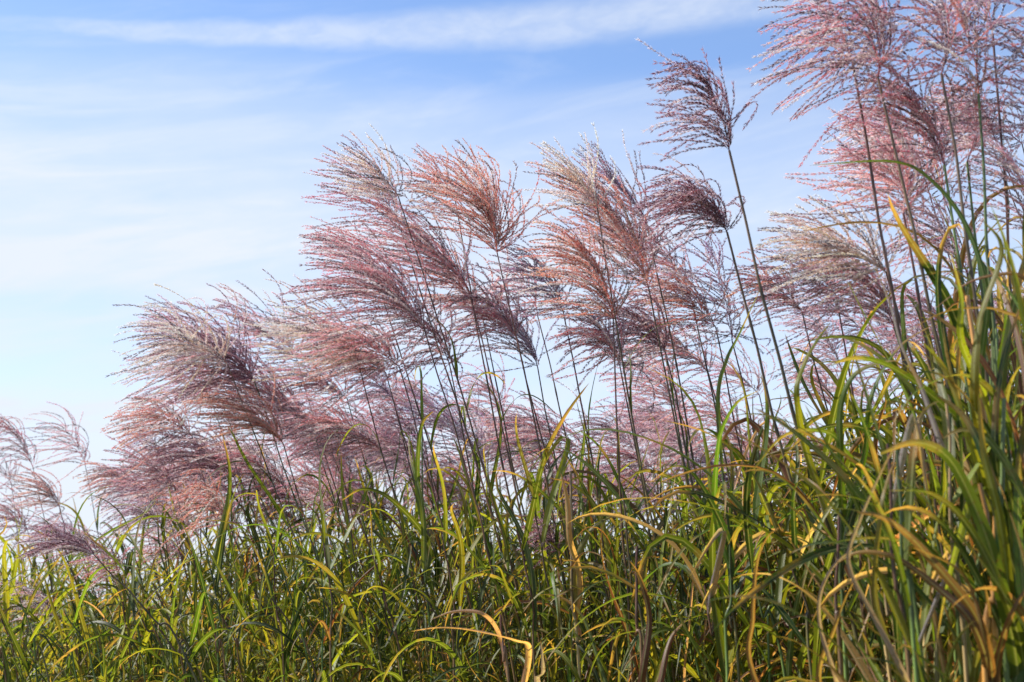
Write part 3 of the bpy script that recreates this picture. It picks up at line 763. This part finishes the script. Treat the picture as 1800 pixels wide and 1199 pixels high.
# ------------------------------------------------------------------ the leafy clump on the right and other blades one can single out
# each stalk: (foot x at the picture's foot, top x, top y, depth, radius, tone of culm, label, [ (points..., width, tone, label) ])
K = [
 (1755, 1700, 520, 2.45, .0075, 'amber', "stout leafy stalk with an amber culm and glowing upright leaves on the right", [
   ([(1735, 800), (1712, 700), (1722, 560), (1760, 440), (1725, 385)], 26, 'lime', "bright green upright leaf"),
   ([(1725, 640), (1735, 520), (1700, 400), (1640, 320), (1570, 284), (1420, 291)], 14, 'green', "long green leaf arching left over the plumes"),
   ([(1740, 900), (1700, 760), (1660, 650), (1620, 600)], 22, 'lime', None),
   ([(1745, 850), (1765, 640), (1795, 480), (1850, 330)], 24, 'green', None),
   ([(1730, 700), (1690, 600), (1690, 520), (1670, 440)], 20, 'lime', None)]),
 (1790, 1745, 600, 2.40, .006, 'green', "leafy stalk beside the amber one with orange bowed leaves crossing above", [
   ([(1840, 640), (1799, 567), (1767, 550), (1733, 542), (1667, 547), (1617, 570), (1583, 592)], 11, 'orange', "long orange leaf bowed to the left"),
   ([(1860, 560), (1799, 488), (1750, 483), (1700, 497), (1667, 523), (1627, 555)], 12, 'orange', "orange leaf arching over the green clump"),
   ([(1790, 820), (1750, 700), (1690, 660), (1610, 690), (1560, 760)], 20, 'green', None),
   ([(1780, 950), (1750, 800), (1760, 650), (1800, 520)], 22, 'deep', None)]),
 (1770, 1765, 700, 2.30, .0065, 'green', "leafy stalk at lower right with a fan of long green blades", [
   ([(1790, 1190), (1754, 1012), (1717, 900), (1668, 806), (1610, 778), (1540, 800)], 34, 'green', "broad green leaf arching left"),
   ([(1790, 1150), (1765, 980), (1745, 850), (1700, 740), (1640, 690)], 30, 'deep', None),
   ([(1780, 1120), (1760, 930), (1730, 800), (1720, 690)], 26, 'lime', None),
   ([(1800, 1100), (1790, 900), (1800, 760), (1830, 650)], 30, 'green', None),
   ([(1800, 1180), (1770, 1060), (1705, 930), (1640, 870), (1560, 862)], 24, 'green', None)]),
 (1735, 1722, 850, 2.25, .006, 'amber', "drying stalk at lower right with broad orange leaves bending left", [
   ([(1745, 1195), (1717, 1087), (1642, 990), (1593, 937), (1548, 907), (1505, 900)], 30, 'orange', "broad orange leaf bending left"),
   ([(1740, 1190), (1709, 1095), (1650, 1035), (1575, 982), (1511, 971), (1470, 990)], 24, 'brown', "brown dry leaf under the orange one"),
   ([(1745, 1199), (1730, 1120), (1690, 1010), (1600, 960)], 22, 'orange', None),
   ([(1750, 1180), (1780, 1080), (1830, 1000)], 26, 'orange', None)]),
 (1600, 1560, 780, 2.35, .0045, 'brown', "withered stalk with long grey hanging leaves right of the middle", [
   ([(1600, 1240), (1593, 1195), (1537, 1087), (1492, 993), (1511, 918), (1556, 817), (1580, 775)], 15, 'grey', "long grey withered leaf"),
   ([(1700, 900), (1660, 797), (1637, 733), (1617, 677), (1583, 607), (1563, 533), (1535, 462)], 17, 'grey', "long grey leaf rising in front of the plumes"),
   ([(1600, 745), (1612, 752), (1623, 825), (1633, 880)], 20, 'grey', "curled grey leaf tip hanging down"),
   ([(1540, 1060), (1548, 900), (1560, 843), (1572, 812)], 12, 'yellow', None)]),
 (1480, 1475, 900, 2.5, .0045, 'brown', "withered stalk with a bent grey leaf at the bottom, left of the long grey ones", [
   ([(1474, 1230), (1470, 1192), (1443, 1106), (1443, 1042), (1470, 990), (1520, 950)], 14, 'grey', "bent grey leaf"),
   ([(1440, 1199), (1466, 1110), (1492, 1042), (1525, 985)], 14, 'orange', None),
   ([(1330, 1199), (1324, 1087), (1331, 993), (1350, 945), (1374, 925)], 14, 'orange', "orange upright leaf")]),
 (1490, 1478, 760, 2.75, .005, 'green', "leafy stalk with two green leaves arching right over the sky gap", [
   ([(1480, 900), (1477, 800), (1477, 717), (1500, 660), (1547, 637), (1600, 632)], 17, 'green', "green leaf arching to the right"),
   ([(1420, 800), (1400, 693), (1413, 640), (1433, 603), (1460, 566)], 15, 'lime', "bright green erect leaf"),
   ([(1500, 900), (1560, 800), (1533, 760), (1480, 747), (1420, 763), (1370, 810)], 16, 'deep', "dark green leaf bowed over to the left"),
   ([(1520, 800), (1530, 700), (1580, 610), (1660, 560)], 13, 'green', None),
   ([(1560, 900), (1490, 800), (1455, 760), (1380, 765), (1320, 830)], 15, 'green', None)]),
 (1275, 1270, 830, 3.0, .0045, 'green', "leafy stalk with a sickle shaped green leaf standing above the others", [
   ([(1258, 900), (1262, 795), (1272, 750), (1297, 707), (1336, 686)], 15, 'green', "sickle shaped green leaf"),
   ([(1262, 700), (1277, 633), (1300, 587), (1337, 507)], 10, 'green', "straight slanting green leaf"),
   ([(1280, 950), (1230, 850), (1190, 820), (1140, 850)], 16, 'deep', None)]),
 (1020, 1003, 830, 3.6, .0060, 'straw', "thick pale straw coloured stalk standing in the bottom middle", [
   ([(1015, 1010), (1000, 950), (996, 880), (985, 830)], 20, 'tan', "papery pale leaf sheath"),
   ([(1010, 1000), (1040, 930), (1090, 900)], 16, 'yellow', None)]),
 (900, 880, 1080, 3.2, .0045, 'brown', "bent stalk at the bottom with a flat tan leaf pointing left", [
   ([(930, 1150), (903, 1127), (829, 1109), (774, 1104), (722, 1110)], 14, 'tan', "flat tan leaf pointing left"),
   ([(880, 1120), (850, 1080), (800, 1075), (755, 1090)], 10, 'tan', None)]),
 (1130, 1120, 960, 3.1, .005, 'brown', "short dead stalk with broad brown leaves at the bottom, right of the middle", [
   ([(1125, 1230), (1127, 1190), (1140, 1090), (1125, 1020), (1106, 985)], 26, 'brown', "broad brown leaf"),
   ([(1160, 1199), (1180, 1120), (1215, 1080)], 20, 'brown', None),
   ([(958, 1230), (956, 1180), (950, 1125)], 18, 'grey', None)]),
 (760, 742, 740, 4.0, .004, 'green', "slim leafy stalk with a curved green leaf over the lowest sky gap on the left", [
   ([(735, 860), (735, 800), (742, 745), (762, 722)], 13, 'green', "small curved green leaf"),
   ([(750, 950), (690, 880), (640, 860), (600, 880)], 13, 'green', None)]),
]
for (fx, tx, ty, Y, rad, tone, label, leaves) in K:
    rnd = np.random.default_rng(int(fx) + 3)
    B = at(tx, ty, Y)
    C, foot = culm_curve(B, fx, Y, 1240.0)
    t = root("leafy_stalk", Vector(foot), label, "leafy stalk", "leafy stalks one can single out")
    V, Q, c = stem_mesh(C, rad, rad * 0.6, tone)
    link("culm", make_mesh("culm", V - foot, Q, [], STEM, c), t)
    for j, (pts, w, lt, ll) in enumerate(leaves):
        dy = rnd.uniform(-0.12, 0.02)
        pp = [at(x, y, Y + dy * (1 - (k == 0)) * 1.0 + 0.02 * k * (1 if j % 2 else -1)) for k, (x, y) in enumerate(pts)]
        # the blade starts in the culm, a little below where it turns free
        p0 = pp[0]
        zj = np.clip(p0[2] - 0.10 - abs(p0[0] - np.interp(p0[2], C[:, 2], C[:, 0])) * 1.2, 0.3, B[2] - 0.02)
        s0 = np.array([np.interp(zj, C[:, 2], C[:, a]) for a in range(3)])
        if np.linalg.norm(s0 - p0) > 0.04:
            pp = [s0] + pp
        CC = catmull(pp, 34)
        view = nrm(CC[10] - np.array([0, 0, CAMZ]))
        T0 = nrm(CC[1] - CC[0])
        sd0 = np.cross(T0, view)
        V, Q, c, uv = blade(CC, w * Y / F * (0.72 if lt in ('orange', 'brown', 'grey') else 0.9), lt, side0=sd0, twist=rnd.uniform(-1.0, 1.0), fold=0.3, rnd=rnd, curl=0.25 if lt in ('grey', 'brown', 'orange', 'tan') else 0.0)
        o = link("leaf", make_mesh("leaf", V - foot, Q, [], LEAF, c, uv), t)
        if ll:
            o["label"] = ll

# ------------------------------------------------------------------ leafy stalks of the undergrowth, each its own thing
def stand_depth(px, rnd, deep):
    return interp(px, FX, FY) + rnd.uniform(0.0, deep)
NB = 170
SECT = [(-300, 420, "slim green leafy stalk among many alike under the left crown", "leafy stalks at the lower left"),
        (420, 1180, "slim green leafy stalk among many alike below the middle crowns", "leafy stalks at the bottom middle"),
        (1180, 2200, "leafy stalk with green and drying leaves among many alike at lower right", "leafy stalks at the lower right")]
for i in range(NB):
    rnd = np.random.default_rng(9000 + i)
    px = -40 + 1900 * (i + rnd.random()) / NB
    Y = stand_depth(px, rnd, 1.2)
    top = at(px - rnd.uniform(10, 90), interp(px, CX, CY) + rnd.uniform(40, 230), Y)
    C, foot = culm_curve(top, px, Y)
    lab, grp = [(l, g) for a, b, l, g in SECT if a <= px < b][0]
    t = root("leafy_stalk", Vector(foot), lab, "leafy stalk", grp)
    V, Q, c = stem_mesh(C, 0.0042, 0.0022, str(rnd.choice(['green', 'olive', 'brown'])))
    link("culm", make_mesh("culm", V - foot, Q, [], STEM, c), t)
    leaf_along(C, t, foot, px, 9, rnd, size=0.55 if px < 1250 else 0.7, zlo=0.6, zhi=top[2] + 0.0)

# ------------------------------------------------------------------ narrow upright stalks closing the right foreground
for i in range(24):
    rnd = np.random.default_rng(7000 + i)
    px = 1560 + 330 * (i + rnd.random()) / 24
    Y = rnd.uniform(2.2, 2.7)
    top = at(px - rnd.uniform(0, 50), interp(px, [1560, 1700, 1900], [880, 580, 500]) + rnd.uniform(0, 220), Y)
    C, foot = culm_curve(top, px, Y)
    t = root("leafy_stalk", Vector(foot), "upright leafy stalk in the front rank of the dense clump at the right edge", "leafy stalk", "upright stalks of the right front clump")
    V, Q, c = stem_mesh(C, 0.0046, 0.0025, str(rnd.choice(['green', 'olive', 'straw'])))
    link("culm", make_mesh("culm", V - foot, Q, [], STEM, c), t)
    for j in range(9):
        zz = rnd.uniform(0.9, 1.0) * (0.85 + (top[2] - 0.9) * j / 8.5)
        p = np.array([np.interp(zz, C[:, 2], C[:, a]) for a in range(3)])
        d0 = np.array([rnd.normal() * 0.32 - 0.05, rnd.normal() * 0.3, 1.0])
        CC = grow(p, d0, rnd.uniform(0.28, 0.55), 20, rnd.uniform(0.3, 1.3), rnd.uniform(-0.1, 0.3), 0.12, rnd)
        tn = str(rnd.choice(['green', 'deep', 'lime', 'yellow', 'orange', 'tan', 'brown'], p=[.34, .2, .22, .07, .07, .05, .05]))
        V, Q, c, uv = blade(CC, rnd.uniform(0.011, 0.024), tn, twist=rnd.uniform(-1.5, 1.5), rnd=rnd)
        link("leaf", make_mesh("leaf", V - foot, Q, [], LEAF, c, uv), t)

# ------------------------------------------------------------------ the mass of blades nobody could count
def mass(name, label, count, x0, x1, y_extra, lo, hi, seed):
    rnd = np.random.default_rng(seed)
    Vs, Qs, Cs, Us = [], [], [], []
    off = 0
    for i in range(count):
        px = rnd.uniform(x0, x1)
        Y = interp(px, FX, FY) + rnd.uniform(*y_extra)
        ztop = at(px, interp(px, CX, CY) + rnd.uniform(lo, hi), Y)[2]
        X = at(px, 900, Y)[0]
        p = np.array([X, Y, rnd.uniform(0.4, 1.0) * max(0.5, ztop - 0.12)])
        tone = str(pick_tone(px, rnd))
        _, V, Q, c, uv = shelf(tone, int(rnd.integers(9)), ([0.2, 0.3, 0.4] if px < 1250 else [0.25, 0.35, 0.5])[int(rnd.integers(3))])
        a = rnd.uniform(0, 6.283); tl = rnd.uniform(-0.35, 0.45)
        ca, sa = math.cos(a), math.sin(a); ct, st_ = math.cos(tl), math.sin(tl)
        Ry = np.array([[ct, 0, st_], [0, 1, 0], [-st_, 0, ct]])
        Rz = np.array([[ca, -sa, 0], [sa, ca, 0], [0, 0, 1]])
        VV = V @ (Rz @ Ry).T * rnd.uniform(0.8, 1.1) + p
        Vs.append(VV); Qs.append(Q + off); Cs.append(c * rnd.uniform(0.75, 1.3)); Us.append(uv)
        off += len(V)
    o = link(name, make_mesh(name, np.vstack(Vs), np.vstack(Qs), [], LEAF, np.clip(np.vstack(Cs), 0, 1), np.vstack(Us)))
    o["kind"] = "stuff"
    o["label"] = label
    o["category"] = "grass"
mass("grass_blades", "dense green grass leaves filling the bottom behind and between the stalks", 19000, -900, 2150, (0.05, 3.3), 5, 260, 77)
mass("grass_blades", "pale green grass leaves of the rear of the stand seen between the front stalks", 7000, -900, 1500, (1.6, 4.2), -5, 110, 78)
